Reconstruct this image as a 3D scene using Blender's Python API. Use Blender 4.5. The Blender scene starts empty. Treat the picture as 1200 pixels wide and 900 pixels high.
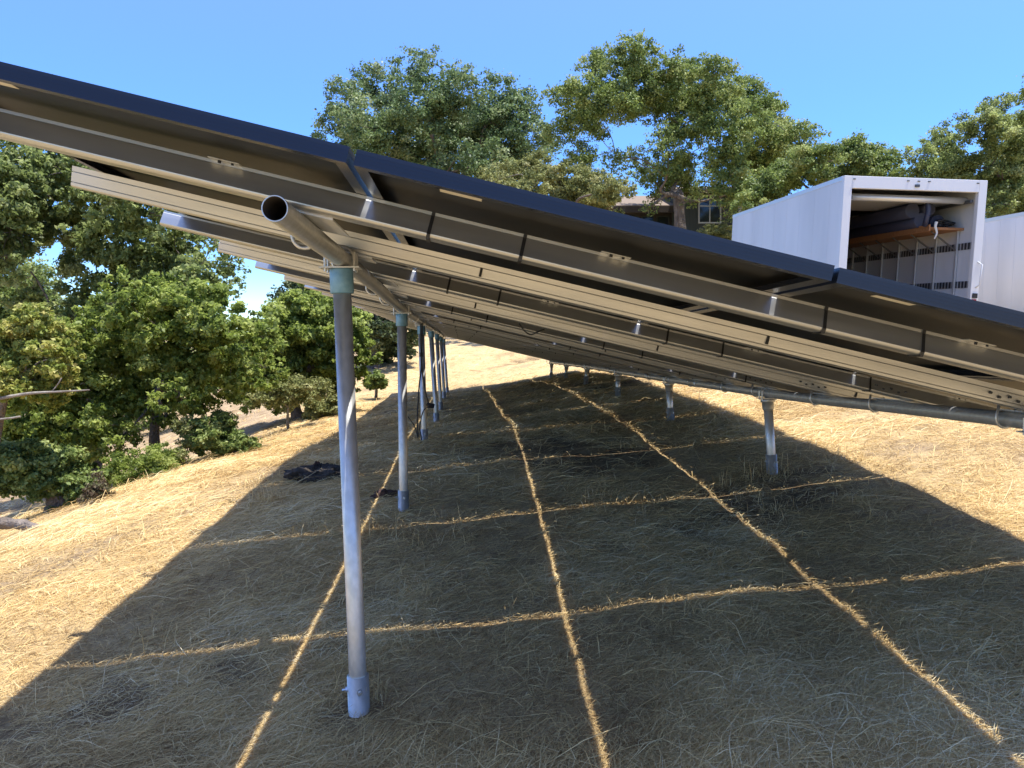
import bpy, math
import numpy as np
from mathutils import Matrix, Vector

S = bpy.context.scene
COL = S.collection
R = math.radians
EYE = 1.5                      # height of the eye over the world's zero

# ------------------------------------------------------------------ camera
F = 900.0
Yc = np.array([(551 - 600) / F, (450 - 396) / F, 1.]); Yc /= np.linalg.norm(Yc)
LEAN = .012
Zc = np.array([-LEAN, 1, -(-LEAN * Yc[0] + Yc[1]) / Yc[2]]); Zc /= np.linalg.norm(Zc)
Xc = np.cross(Zc, Yc)
if Xc[0] < 0: Xc = -Xc
M3 = np.stack([Xc, Yc, Zc], 1)

def at(px, py, Y):
    d = M3.T @ np.array([(px - 600) / F, (450 - py) / F, 1.])
    d = d * Y / d[1]
    return np.array([d[0], d[1], d[2] + EYE])

cam_d = bpy.data.cameras.new('camera')
cam = bpy.data.objects.new('camera', cam_d); COL.objects.link(cam)
cam_d.sensor_width = 36; cam_d.lens = 27; cam_d.clip_end = 3000; cam_d.clip_start = .05
mw = Matrix.Identity(4)
for i in range(3):
    mw[i][0] = M3[0, i]; mw[i][1] = M3[1, i]; mw[i][2] = -M3[2, i]
mw[2][3] = EYE
cam.matrix_world = mw
S.camera = cam

# ------------------------------------------------------------------ light
SUN = Vector((.30, -.085, 1.0)).normalized()
el = math.asin(SUN.z); az = math.atan2(SUN.x, SUN.y)
w = bpy.data.worlds.new('World'); S.world = w; w.use_nodes = True
nt = w.node_tree; nt.nodes.clear()
sky = nt.nodes.new('ShaderNodeTexSky'); sky.sky_type = 'NISHITA'; sky.sun_disc = False
sky.sun_elevation = el; sky.sun_rotation = az
sky.altitude = 2600; sky.air_density = 1.0; sky.dust_density = 0.05; sky.ozone_density = 2.5
bg = nt.nodes.new('ShaderNodeBackground'); bg.inputs[1].default_value = .15
wo = nt.nodes.new('ShaderNodeOutputWorld')
hs = nt.nodes.new('ShaderNodeHueSaturation'); hs.inputs['Saturation'].default_value = 1.10; hs.inputs['Hue'].default_value = .512; hs.inputs['Value'].default_value = 1.0
_tc = nt.nodes.new('ShaderNodeTexCoord'); _sz = nt.nodes.new('ShaderNodeSeparateXYZ'); nt.links.new(_tc.outputs['Generated'], _sz.inputs[0])
for _nm, _st in (('Value', (.54, .90, 1.0)), ('Saturation', (1.42, 1.16, .72))):      # clear dry air: less white glow along the skyline
    _cv = nt.nodes.new('ShaderNodeFloatCurve'); _c = _cv.mapping.curves[0]; _cv.mapping.clip_max_y = 3; _cv.mapping.clip_max_x = 1
    _c.points[0].location = (0, _st[0]); _c.points[1].location = (1, _st[2]); _c.points.new(.40, _st[1]); _cv.mapping.update()
    nt.links.new(_sz.outputs[2], _cv.inputs['Value']); nt.links.new(_cv.outputs[0], hs.inputs[_nm])
nt.links.new(sky.outputs[0], hs.inputs['Color']); nt.links.new(hs.outputs[0], bg.inputs[0]); nt.links.new(bg.outputs[0], wo.inputs[0])
sl = bpy.data.lights.new('sun', 'SUN'); sl.energy = 3.0; sl.angle = R(.53); sl.color = (1, .965, .90)
so = bpy.data.objects.new('sun', sl); COL.objects.link(so)
so.rotation_euler = SUN.to_track_quat('Z', 'Y').to_euler(); so.location = (0, 0, 30)
vs = S.view_settings
vs.view_transform = 'Standard'; vs.look = 'None'; vs.exposure = 1.6; vs.gamma = 1.0; vs.use_curve_mapping = False

# ------------------------------------------------------------------ materials
def mat(name, col=(.5, .5, .5), rough=.6, metal=0., spec=.5, noise=None, bump=None, tone=None, trans=0., wear=None):
    m = bpy.data.materials.new(name); m.use_nodes = True
    n = m.node_tree; b = n.nodes['Principled BSDF']
    b.inputs['Base Color'].default_value = (*col, 1); b.inputs['Roughness'].default_value = rough
    b.inputs['Metallic'].default_value = metal; b.inputs['Specular IOR Level'].default_value = spec
    src = None
    tc = n.nodes.new('ShaderNodeTexCoord')
    if tone:                                   # list of colours picked by the per-face attribute
        a = n.nodes.new('ShaderNodeAttribute'); a.attribute_name = 'tone'
        r = n.nodes.new('ShaderNodeValToRGB'); els = r.color_ramp.elements
        while len(els) < len(tone): els.new(.5)
        for i, c in enumerate(tone):
            els[i].position = i / (len(tone) - 1); els[i].color = (*c, 1)
        n.links.new(a.outputs['Fac'], r.inputs[0]); src = r.outputs[0]
    if noise:                                  # (scale, colour 2, detail, stretch)
        sc, c2, det, st = noise
        mp = n.nodes.new('ShaderNodeMapping'); mp.inputs['Scale'].default_value = st
        n.links.new(tc.outputs['Object'], mp.inputs[0])
        t = n.nodes.new('ShaderNodeTexNoise'); t.inputs['Scale'].default_value = sc; t.inputs['Detail'].default_value = det
        n.links.new(mp.outputs[0], t.inputs[0])
        r = n.nodes.new('ShaderNodeValToRGB'); r.color_ramp.elements[0].position = .35; r.color_ramp.elements[1].position = .68
        r.color_ramp.elements[0].color = (*col, 1); r.color_ramp.elements[1].color = (*c2, 1)
        n.links.new(t.outputs[0], r.inputs[0]); src = r.outputs[0]
    if src is not None: n.links.new(src, b.inputs['Base Color'])
    if wear:                                   # roughness variation (scale, low, high, stretch)
        mp = n.nodes.new('ShaderNodeMapping'); mp.inputs['Scale'].default_value = wear[3]
        n.links.new(tc.outputs['Object'], mp.inputs[0])
        t = n.nodes.new('ShaderNodeTexNoise'); t.inputs['Scale'].default_value = wear[0]; t.inputs['Detail'].default_value = 4
        n.links.new(mp.outputs[0], t.inputs[0])
        mr = n.nodes.new('ShaderNodeMapRange'); mr.inputs[1].default_value = .3; mr.inputs[2].default_value = .7
        mr.inputs[3].default_value = wear[1]; mr.inputs[4].default_value = wear[2]
        n.links.new(t.outputs[0], mr.inputs[0]); n.links.new(mr.outputs[0], b.inputs['Roughness'])
    if bump:
        t = n.nodes.new('ShaderNodeTexNoise'); t.inputs['Scale'].default_value = bump[0]; t.inputs['Detail'].default_value = 6
        n.links.new(tc.outputs['Object'], t.inputs[0])
        bp = n.nodes.new('ShaderNodeBump'); bp.inputs['Strength'].default_value = bump[1]; bp.inputs['Distance'].default_value = bump[2]
        n.links.new(t.outputs[0], bp.inputs['Height']); n.links.new(bp.outputs[0], b.inputs['Normal'])
    if trans:                                  # thin leaves let light through
        tr = n.nodes.new('ShaderNodeBsdfTranslucent'); mx = n.nodes.new('ShaderNodeMixShader'); mx.inputs[0].default_value = trans
        if src is not None: n.links.new(src, tr.inputs[0])
        else: tr.inputs[0].default_value = (*col, 1)
        n.links.new(b.outputs[0], mx.inputs[1]); n.links.new(tr.outputs[0], mx.inputs[2])
        n.links.new(mx.outputs[0], n.nodes['Material Output'].inputs[0])
    return m

ST = (1, 1, 1)
m_galv = mat('galvanised_pipe', (.50, .505, .49), .38, .65, noise=(40, (.60, .60, .59), 3, (1, 1, .6)), wear=(9, .33, .46, ST))
m_bore = mat('dark_bore', (.035, .032, .03), .9, noise=(20, (.06, .045, .035), 4, ST))  # near-black rough inside; the pipe's inner shade is put into the colour
m_cap = mat('zinc_cap', (.13, .28, .40), .5, .35, noise=(30, (.20, .36, .48), 3, ST))
m_rail = mat('rail_steel', (.44, .44, .425), .36, .85, noise=(3, (.53, .53, .515), 5, (.3, 6, 6)), wear=(4, .30, .46, (.4, 5, 5)))
m_dark = mat('black_plastic', (.012, .012, .013), .5)
m_frame = mat('black_anodised', (.020, .024, .036), .27, .5)
m_back = mat('black_backsheet', (.008, .0076, .007), .42, spec=.15, noise=(2, (.012, .0115, .011), 3, ST))
m_label = mat('pale_label', (.62, .57, .45), .5)
m_bolt = mat('bolt_zinc', (.55, .55, .55), .35, .9)
m_white = mat('white_truck_panel', (.66, .68, .71), .45, noise=(1.2, (.56, .58, .61), 5, (1, 1, .25)))
m_trim = mat('white_trim', (.64, .655, .68), .35)
m_alu = mat('aluminium_trim', (.6, .62, .64), .4, .6)
m_inner = mat('box_lining', (.42, .43, .44), .6, noise=(3, (.52, .53, .53), 4, ST))
m_ply = mat('plywood', (.27, .125, .05), .7, noise=(5, (.36, .18, .08), 5, (.3, 6, 6)))
m_steelD = mat('dark_steel', (.07, .075, .085), .45, .4)
m_navy = mat('navy_wrap', (.02, .026, .06), .5)
m_tyre = mat('tyre_rubber', (.02, .02, .02), .8)
m_red = mat('tail_lamp', (.35, .01, .015), .25)
m_glassd = mat('dark_glass', (.015, .018, .02), .08)
m_siding = mat('brown_siding', (.032, .025, .02), .8, noise=(2, (.045, .034, .027), 4, (8, 8, .3)))
m_sidingG = mat('green_siding', (.028, .034, .026), .8, noise=(2, (.04, .047, .036), 4, (8, 8, .3)))
m_roof = mat('shingle_roof', (.20, .155, .12), .9, noise=(6, (.2, .15, .11), 5, ST), bump=(30, .5, .02))
m_wframe = mat('window_paint', (.36, .36, .32), .6)
m_bark = mat('oak_bark', (.11, .085, .065), .95, noise=(3, (.22, .18, .15), 6, (3, 3, .7)), bump=(14, 1.0, .09))
m_barkP = mat('pale_bark', (.28, .25, .21), .95, noise=(4, (.16, .13, .11), 6, (3, 3, .7)), bump=(14, .9, .04))
m_soil = mat('dark_cloth', (.022, .02, .02), .95, noise=(14, (.075, .06, .048), 6, ST), bump=(26, 1.0, .06))
m_stone = mat('brown_clod', (.10, .05, .035), .95, noise=(14, (.05, .03, .024), 5, ST), bump=(30, .8, .02))
m_paper = mat('pale_paper', (.6, .6, .58), .7)
m_orange = mat('orange_sticker', (.6, .3, .05), .5)

m_slots = mat('slotted_track', (.05, .055, .065), .45, .4)
_n = m_slots.node_tree; _t = _n.nodes.new('ShaderNodeTexCoord'); _w = _n.nodes.new('ShaderNodeTexWave'); _w.bands_direction = 'Y'; _w.inputs['Scale'].default_value = 3.5
_r = _n.nodes.new('ShaderNodeValToRGB'); _r.color_ramp.interpolation = 'CONSTANT'; _r.color_ramp.elements[0].color = (.04, .045, .055, 1); _r.color_ramp.elements[1].position = .72; _r.color_ramp.elements[1].color = (.4, .41, .43, 1)
_n.links.new(_t.outputs['Object'], _w.inputs[0]); _n.links.new(_w.outputs[0], _r.inputs[0]); _n.links.new(_r.outputs[0], _n.nodes['Principled BSDF'].inputs['Base Color'])

def leafmat(name, cols, trans=.3, rough=.5):
    return mat(name, cols[0], rough + .1, tone=cols, trans=trans, spec=.35)

# ------------------------------------------------------------------ mesh helpers
class MB:
    def __init__(s): s.v = []; s.f = []; s.n = 0
    def add(s, v, f):
        v = np.asarray(v, float); s.v.append(v); s.f += [tuple(i + s.n for i in q) for q in f]; s.n += len(v); return s
    def box(s, a, b):
        x0, y0, z0 = a; x1, y1, z1 = b
        v = [(x0, y0, z0), (x1, y0, z0), (x1, y1, z0), (x0, y1, z0), (x0, y0, z1), (x1, y0, z1), (x1, y1, z1), (x0, y1, z1)]
        return s.add(v, [(3, 2, 1, 0), (4, 5, 6, 7), (0, 1, 5, 4), (1, 2, 6, 5), (2, 3, 7, 6), (3, 0, 4, 7)])
    def tube(s, pts, rad, seg=10, cap=True):
        p = np.asarray(pts, float); n = len(p)
        rad = np.full(n, rad, float) if np.isscalar(rad) else np.asarray(rad, float)
        t = np.gradient(p, axis=0); t /= np.linalg.norm(t, axis=1)[:, None] + 1e-12
        up = np.array([0, 0, 1.]) if abs(t[0][2]) < .9 else np.array([0, 1., 0])
        v = []
        u = np.cross(t[0], up); u /= np.linalg.norm(u)
        an = np.linspace(0, 2 * math.pi, seg, endpoint=False)
        for i in range(n):
            u = u - t[i] * (u @ t[i]); u /= np.linalg.norm(u) + 1e-12
            w_ = np.cross(t[i], u)
            v.append(p[i] + rad[i] * (np.cos(an)[:, None] * u + np.sin(an)[:, None] * w_))
        v = np.concatenate(v); fs = []
        for i in range(n - 1):
            for k in range(seg):
                k2 = (k + 1) % seg
                fs.append((i * seg + k, i * seg + k2, (i + 1) * seg + k2, (i + 1) * seg + k))
        if cap:
            fs.append(tuple(range(seg))[::-1]); fs.append(tuple((n - 1) * seg + k for k in range(seg)))
        return s.add(v, fs)
    def pipe(s, pts, ro, ri, seg=24):          # hollow, open ended
        k0 = s.n; s.tube(pts, ro, seg, False); k1 = s.n; s.tube(pts, ri, seg, False)
        m = len(pts)
        for e in (0, m - 1):
            for k in range(seg):
                k2 = (k + 1) % seg
                s.f.append((k0 + e * seg + k, k0 + e * seg + k2, k1 + e * seg + k2, k1 + e * seg + k))
        return s
    def prism(s, poly, x0, x1):                # outline in (y, z) swept along x
        n = len(poly); v = [(x0, y, z) for y, z in poly] + [(x1, y, z) for y, z in poly]
        return s.add(v, [(i, (i + 1) % n, (i + 1) % n + n, i + n) for i in range(n)] + [tuple(range(n))[::-1], tuple(range(n, 2 * n))])
    def build(s, name, m, parent=None, smooth=False, bevel=0):
        me = bpy.data.meshes.new(name)
        v = np.concatenate(s.v) if s.v else np.zeros((0, 3))
        me.from_pydata(v.tolist(), [], s.f); me.materials.append(m)
        if smooth:
            for p in me.polygons: p.use_smooth = len(p.vertices) == 4
        o = bpy.data.objects.new(name, me); COL.objects.link(o); o.parent = parent
        if bevel:
            b = o.modifiers.new('bevel', 'BEVEL'); b.width = bevel; b.segments = 2; b.limit_method = 'ANGLE'
        return o

def quads(name, V, m, parent=None, tone=None, tris=False):     # fast mesh from (n, k, 3)
    n, k = V.shape[:2]
    me = bpy.data.meshes.new(name)
    me.vertices.add(n * k); me.vertices.foreach_set('co', V.reshape(-1).astype(np.float32))
    me.loops.add(n * k); me.loops.foreach_set('vertex_index', np.arange(n * k, dtype=np.int32))
    me.polygons.add(n); me.polygons.foreach_set('loop_start', np.arange(n, dtype=np.int32) * k)
    try: me.polygons.foreach_set('loop_total', np.full(n, k, np.int32))
    except Exception: pass
    if tone is not None:
        a = me.attributes.new('tone', 'FLOAT', 'FACE'); a.data.foreach_set('value', tone.astype(np.float32))
    me.update(calc_edges=True); me.materials.append(m)
    o = bpy.data.objects.new(name, me); COL.objects.link(o); o.parent = parent
    return o

def tag(o, label=None, cat=None, group=None, kind=None):
    if label: o['label'] = label
    if cat: o['category'] = cat
    if group: o['group'] = group
    if kind: o['kind'] = kind
    return o
def thing(name, label, cat, loc=(0, 0, 0), group=None, mtx=None):
    o = bpy.data.objects.new(name, None); COL.objects.link(o); o.empty_display_size = .2
    if mtx is not None: o.matrix_world = mtx
    else: o.location = loc
    return tag(o, label, cat, group)
def dup(root, mtx, label):
    def cp(o, par):
        c = o.copy(); COL.objects.link(c); c.parent = par
        for ch in o.children: cp(ch, c)
        return c
    c = cp(root, None); c.matrix_world = mtx; c['label'] = label
    return c
ORD = ['nearest', 'second', 'third', 'fourth', 'fifth', 'sixth', 'seventh', 'eighth', 'ninth', 'tenth', 'eleventh', 'twelfth', 'thirteenth', 'fourteenth',
       'fifteenth', 'sixteenth', 'seventeenth', 'eighteenth', 'nineteenth', 'twentieth', 'twenty first', 'twenty second']

# ------------------------------------------------------------------ terrain
GX = np.array([-120, -40, -15, -8, -5, -3.2, -.5, 2.2, 5, 9, 15, 30, 60, 150.])
GY = np.array([-80, -20, 0, 3, 5.85, 8.7, 11.55, 14.4, 17.25, 20.1, 24, 30, 40, 60, 120, 400.])
GZ = np.array([
 [-14, -9, -5.5, -3.8, -3.1, -2.6, -2.2, -1.9, -1.6, -1.1, -.5, .5, 2, 6],
 [-12, -8, -5.0, -3.3, -2.6, -2.15, -1.8, -1.5, -1.2, -.8, -.2, 1, 3, 7],
 [-11, -7, -4.6, -3.1, -2.2, -1.83, -1.6, -1.36, -1.1, -.7, -.1, 1, 3, 8],
 [-11, -7, -4.5, -3.0, -2.1, -1.73, -1.475, -1.24, -1.0, -.6, 0, 1, 3, 8],
 [-11, -7, -4.5, -2.9, -2.0, -1.58, -1.312, -1.09, -.82, -.45, .1, 1.3, 3.2, 8],
 [-11, -7, -4.5, -2.9, -2.0, -1.5, -1.17, -.98, -.7, -.3, .3, 1.6, 3.6, 9],
 [-11, -7, -4.4, -2.9, -2.05, -1.6, -1.27, -.93, -.6, -.1, .6, 2, 4, 9],
 [-11, -6.8, -4.3, -2.8, -2.1, -1.65, -1.327, -.89, -.5, .05, .8, 2.3, 4.4, 9],
 [-11, -6.6, -4.1, -2.7, -2.0, -1.62, -1.35, -.95, -.55, .2, 1.0, 2.6, 4.8, 10],
 [-11, -6.4, -3.9, -2.5, -1.8, -1.6, -1.43, -1.06, -.5, .4, 1.4, 3.0, 5.2, 10],
 [-11, -6.0, -3.6, -2.0, -1.45, -1.3, -1.2, -.9, -.3, .8, 1.9, 3.5, 5.8, 11],
 [-10, -5.4, -2.8, -1.3, -.8, -.65, -.5, -.25, .4, 1.7, 2.9, 4.4, 6.5, 11],
 [-10, -4.6, -1.8, -.3, .2, .4, .6, .9, 1.7, 3.4, 4.6, 6.0, 7.5, 12],
 [-9, -3, .2, 1.4, 1.9, 2.1, 2.4, 2.8, 3.8, 5.4, 6.8, 8, 9, 13],
 [-6, 0, 3, 4, 4.5, 4.8, 5, 5.4, 6, 7.5, 8.5, 9.5, 11, 15],
 [4, 8, 9, 9.5, 10, 10.5, 10.5, 11, 11.5, 12, 13, 14, 16, 22]], float) + EYE

def pchip_w(g):                                # smooth (Catmull-Rom, finite-difference) interpolation along one axis
    def fn(x, T):
        x = np.clip(x, g[0], g[-1] - 1e-6); i = np.clip(np.searchsorted(g, x, 'right') - 1, 0, len(g) - 2)
        return i, (x - g[i]) / (g[i + 1] - g[i]), g[i + 1] - g[i]
    return fn
_dY = np.zeros_like(GZ); _d = np.diff(GZ, axis=0) / np.diff(GY)[:, None]
_dY[1:-1] = np.where(_d[:-1] * _d[1:] > 0, 2 * _d[:-1] * _d[1:] / (_d[:-1] + _d[1:] + 1e-12), 0); _dY[0] = _d[0]; _dY[-1] = _d[-1]
def ground(X, Y):
    X = np.atleast_1d(np.asarray(X, float)); Y = np.atleast_1d(np.asarray(Y, float))
    y = np.clip(Y, GY[0], GY[-1] - 1e-6); i = np.clip(np.searchsorted(GY, y, 'right') - 1, 0, len(GY) - 2)
    h = (GY[i + 1] - GY[i])[:, None]; t = ((y - GY[i]) / h[:, 0])[:, None]
    row = (2*t**3-3*t**2+1)*GZ[i] + (t**3-2*t**2+t)*h*_dY[i] + (-2*t**3+3*t**2)*GZ[i+1] + (t**3-t**2)*h*_dY[i+1]
    x = np.clip(X, GX[0], GX[-1] - 1e-6); j = np.clip(np.searchsorted(GX, x, 'right') - 1, 0, len(GX) - 2)
    dx = np.diff(GX); d = np.diff(row, axis=1) / dx
    m = np.zeros_like(row); a, b = d[:, :-1], d[:, 1:]
    m[:, 1:-1] = np.where(a * b > 0, 2 * a * b / (a + b + 1e-12), 0); m[:, 0] = d[:, 0]; m[:, -1] = d[:, -1]
    k = np.arange(len(x)); s = (x - GX[j]) / dx[j]; hh = dx[j]
    z = (2*s**3-3*s**2+1)*row[k, j] + (s**3-2*s**2+s)*hh*m[k, j] + (-2*s**3+3*s**2)*row[k, j+1] + (s**3-s**2)*hh*m[k, j+1]
    # small unevenness
    z = z + .011*np.sin(3.1*X+1.3*np.sin(2.2*Y))*np.sin(2.7*Y+.7) + .008*np.sin(7.3*X+2.1*Y)*np.sin(6.1*Y-3.3*X) + .006*np.sin(17*X-5*Y)*np.sin(15*Y+4*X)
    return z
def g1(x, y): return float(ground(x, y)[0])

_br = np.random.default_rng(99); _bk = [(_br.normal(0, f_), _br.normal(0, f_), _br.random() * 6.3) for f_ in (1.2, 1.2, 1.6, 2.2, 2.2, 3, 4, 5, 7, 9, 12)]
FEET = [(x, 3.0 + 2.85 * i) for i, x in enumerate((-.463, -.529, -.535, -.524, -.568, -.598, -.613))] + [(x, 5.85 + 2.85 * i) for i, x in enumerate((2.349, 2.294, 2.229, 2.17, 2.144, 2.114))]
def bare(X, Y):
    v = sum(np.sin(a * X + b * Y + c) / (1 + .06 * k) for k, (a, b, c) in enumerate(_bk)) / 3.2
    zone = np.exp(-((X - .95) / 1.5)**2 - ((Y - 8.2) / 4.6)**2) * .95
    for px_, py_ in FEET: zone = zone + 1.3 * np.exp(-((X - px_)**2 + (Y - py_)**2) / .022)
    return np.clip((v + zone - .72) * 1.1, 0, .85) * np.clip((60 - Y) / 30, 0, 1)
def axis_pts(a):
    return np.unique(np.concatenate(a))
xs = axis_pts([np.linspace(-400, -40, 14), np.linspace(-40, -9, 32), np.linspace(-9, 8, 240), np.linspace(8, 40, 50), np.linspace(40, 400, 16)])
ys = axis_pts([np.linspace(-300, -10, 20), np.linspace(-10, 2, 25), np.linspace(2, 26, 330), np.linspace(26, 70, 70), np.linspace(70, 700, 22)])
XX, YY = np.meshgrid(xs, ys)
ZZ = ground(XX.ravel(), YY.ravel())
nx, ny = len(xs), len(ys)
idx = np.arange(nx * ny).reshape(ny, nx)
fq = np.stack([idx[:-1, :-1], idx[:-1, 1:], idx[1:, 1:], idx[1:, :-1]], -1).reshape(-1, 4)
me = bpy.data.meshes.new('ground')
me.from_pydata(np.stack([XX.ravel(), YY.ravel(), ZZ], 1).tolist(), [], fq.tolist())
for p in me.polygons: p.use_smooth = True
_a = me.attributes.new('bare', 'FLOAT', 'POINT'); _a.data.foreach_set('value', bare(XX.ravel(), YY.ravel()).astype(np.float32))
gobj = bpy.data.objects.new('ground', me); COL.objects.link(gobj); tag(gobj, kind='structure')

def ground_mat():
    m = bpy.data.materials.new('dry_hillside'); m.use_nodes = True
    n = m.node_tree; b = n.nodes['Principled BSDF']; b.inputs['Roughness'].default_value = .95; b.inputs['Specular IOR Level'].default_value = .1
    L = n.links.new
    g = n.nodes.new('ShaderNodeNewGeometry')
    def noise(sc, det, st=ST, rot=0):
        mp = n.nodes.new('ShaderNodeMapping'); mp.inputs['Scale'].default_value = st; mp.inputs['Rotation'].default_value = (0, 0, rot)
        L(g.outputs['Position'], mp.inputs[0])
        t = n.nodes.new('ShaderNodeTexNoise'); t.inputs['Scale'].default_value = sc; t.inputs['Detail'].default_value = det; t.inputs['Roughness'].default_value = .62
        L(mp.outputs[0], t.inputs[0]); return t.outputs[0]
    def ramp(src, stops):
        r = n.nodes.new('ShaderNodeValToRGB'); e = r.color_ramp.elements
        while len(e) < len(stops): e.new(.5)
        for i, (p, c) in enumerate(stops): e[i].position = p; e[i].color = (*c, 1)
        L(src, r.inputs[0]); return r.outputs[0]
    def mix(fac, a, c, mode='MIX'):
        x = n.nodes.new('ShaderNodeMixRGB'); x.blend_type = mode
        if isinstance(fac, float): x.inputs[0].default_value = fac
        else: L(fac, x.inputs[0])
        L(a, x.inputs[1]); L(c, x.inputs[2]); return x.outputs[0]
    straw = ramp(noise(30, 8, (1, 2.6, 1), .4), [(.3, (.32, .22, .11)), (.5, (.56, .41, .21)), (.7, (.74, .57, .33))])
    thatch = ramp(noise(60, 6, (2.2, 1, 1), -.5), [(.3, (.28, .19, .095)), (.55, (.54, .39, .20)), (.75, (.70, .54, .31))])
    c = mix(ramp(noise(1.3, 5), [(.4, (0, 0, 0)), (.6, (1, 1, 1))]), straw, thatch)
    soil = ramp(noise(9, 8), [(.3, (.17, .12, .085)), (.7, (.31, .235, .17))])
    patch = ramp(noise(.55, 6, (.7, 1, 1)), [(.60, (0, 0, 0)), (.70, (.7, .7, .7))])
    c = mix(patch, c, soil)
    # worn bare track along the left shoulder of the slope: distance to a line in the ground plane
    sp = n.nodes.new('ShaderNodeSeparateXYZ'); L(g.outputs['Position'], sp.inputs[0])
    def mth(op, a, bb=None):
        q = n.nodes.new('ShaderNodeMath'); q.operation = op
        for i, v in enumerate((a, bb)):
            if v is None: continue
            if isinstance(v, (int, float)): q.inputs[i].default_value = v
            else: L(v, q.inputs[i])
        return q.outputs[0]
    wob = mth('MULTIPLY', mth('SUBTRACT', noise(.8, 4), .5), 1.6)
    d = mth('ABSOLUTE', mth('ADD', mth('ADD', sp.outputs[0], wob), mth('ADD', mth('MULTIPLY', sp.outputs[1], -.42), 5.25)))
    band = mth('SUBTRACT', 1.0, mth('MULTIPLY', d, 2.6)); band = mth('MULTIPLY', mth('MINIMUM', mth('MAXIMUM', band, 0), 1), .75)
    win = mth('MULTIPLY', mth('LESS_THAN', sp.outputs[1], 9.6), mth('GREATER_THAN', sp.outputs[1], 4))
    band = mth('MULTIPLY', band, win)
    c = mix(band, c, soil)
    far = mth('MULTIPLY', mth('GREATER_THAN', mth('MULTIPLY', sp.outputs[0], -1), mth('ADD', mth('MULTIPLY', noise(.7, 4), 1.8), 2.6)), mth('GREATER_THAN', sp.outputs[1], 11))
    c = mix(mth('MULTIPLY', far, .7), c, ramp(noise(6, 7, (1, .35, 1)), [(.35, (.24, .17, .12)), (.65, (.42, .32, .22))]))
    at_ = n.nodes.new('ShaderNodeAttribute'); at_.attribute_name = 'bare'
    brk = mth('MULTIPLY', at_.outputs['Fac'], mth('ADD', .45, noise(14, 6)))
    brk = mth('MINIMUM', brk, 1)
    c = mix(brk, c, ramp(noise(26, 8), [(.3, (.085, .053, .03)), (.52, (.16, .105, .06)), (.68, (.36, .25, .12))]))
    L(c, b.inputs['Base Color'])
    bp = n.nodes.new('ShaderNodeBump'); bp.inputs['Strength'].default_value = .9; bp.inputs['Distance'].default_value = .03
    L(noise(38, 8, (1, 2.2, 1), .4), bp.inputs['Height']); L(bp.outputs[0], b.inputs['Normal'])
    return m
me.materials.append(ground_mat())

# ------------------------------------------------------------------ straw
rng = np.random.default_rng(7)
def straw(name, n, y0, y1, power, ln, wd, lift, tilt, tones_bias=0., xr=None):
    u = rng.random(n)
    a = 1 - power
    Y = (y0**a + u * (y1**a - y0**a))**(1 / a)
    if xr is None:
        X = Y * (-.78 + 1.56 * rng.random(n)) * .93 + .05 * Y + (rng.random(n) - .5) * .6
    else: X = xr[0] + (xr[1] - xr[0]) * rng.random(n)
    # matted patches: thin some of it out
    pn = np.sin(1.9*X + 2*np.sin(.8*Y)) * np.sin(1.5*Y + 1.3*np.sin(1.1*X)) + .5*np.sin(5.3*X+2.*Y)*np.sin(4.4*Y-1.7*X)
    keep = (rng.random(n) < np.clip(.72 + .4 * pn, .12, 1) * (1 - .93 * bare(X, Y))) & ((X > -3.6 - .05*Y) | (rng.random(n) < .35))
    X, Y, pn = X[keep], Y[keep], pn[keep]; n = len(X)
    sc = np.clip(Y / 4.5, .7, 3.5)
    length = ln * (.35 + 1.1 * rng.random(n)**1.6) * np.clip(sc, .8, 1.7)
    width = wd * (.55 + .9 * rng.random(n)) * sc
    flow = .5 * np.sin(.9 * X + .5) + .6 * np.sin(.7 * Y + 1.2 * X)
    ang = flow + rng.normal(0, 1.05, n)
    bend = rng.normal(0, .45, n)
    el_ = np.abs(rng.normal(0, tilt, n))
    z0 = ground(X, Y) + lift * rng.random(n)
    d0 = np.stack([np.cos(ang), np.sin(ang)], 1); d1 = np.stack([np.cos(ang + bend), np.sin(ang + bend)], 1)
    P0 = np.stack([X, Y, z0], 1)
    xy1 = np.stack([X, Y], 1) + d0 * (length * .5 * np.cos(el_))[:, None]
    xy2 = xy1 + d1 * (length * .5 * np.cos(el_ * .5))[:, None]
    z1 = ground(xy1[:, 0], xy1[:, 1]) + (z0 - ground(X, Y)) + length * .5 * np.sin(el_)
    z2 = ground(xy2[:, 0], xy2[:, 1]) + lift * rng.random(n) + length * .5 * np.sin(el_) * (.2 + 1.0 * rng.random(n))
    P1 = np.column_stack([xy1, z1]); P2 = np.column_stack([xy2, z2])
    tw = rng.normal(0, .5, n)
    s0 = np.stack([-d0[:, 1] * np.cos(tw), d0[:, 0] * np.cos(tw), np.sin(tw)], 1) * width[:, None] * .5
    s1 = np.stack([-d1[:, 1] * np.cos(tw), d1[:, 0] * np.cos(tw), np.sin(tw)], 1) * width[:, None] * .5
    A = np.stack([P0 - s0, P0 + s0, P1 + s1, P1 - s1], 1); B = np.stack([P1 - s1, P1 + s1, P2 + s1 * .35, P2 - s1 * .35], 1)
    tone = np.clip(rng.random(n) * .75 + .22 * pn + .12 + tones_bias, 0, 1)
    return np.concatenate([A, B]), np.concatenate([tone, tone])
m_straw = mat('dry_straw', (.4, .3, .15), .75, spec=.25, trans=.28,
              tone=[(.21, .125, .055), (.50, .345, .15), (.70, .505, .225), (.84, .65, .33), (.92, .80, .52)])
parts = [straw('a', 320000, 2.0, 13, 1.85, .12, .0024, .012, .18),
         straw('b', 26000, 2.0, 10, 1.8, .26, .0022, .022, .2, .06),
         straw('c', 170000, 8, 50, 1.6, .13, .0026, .02, .22)]
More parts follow.
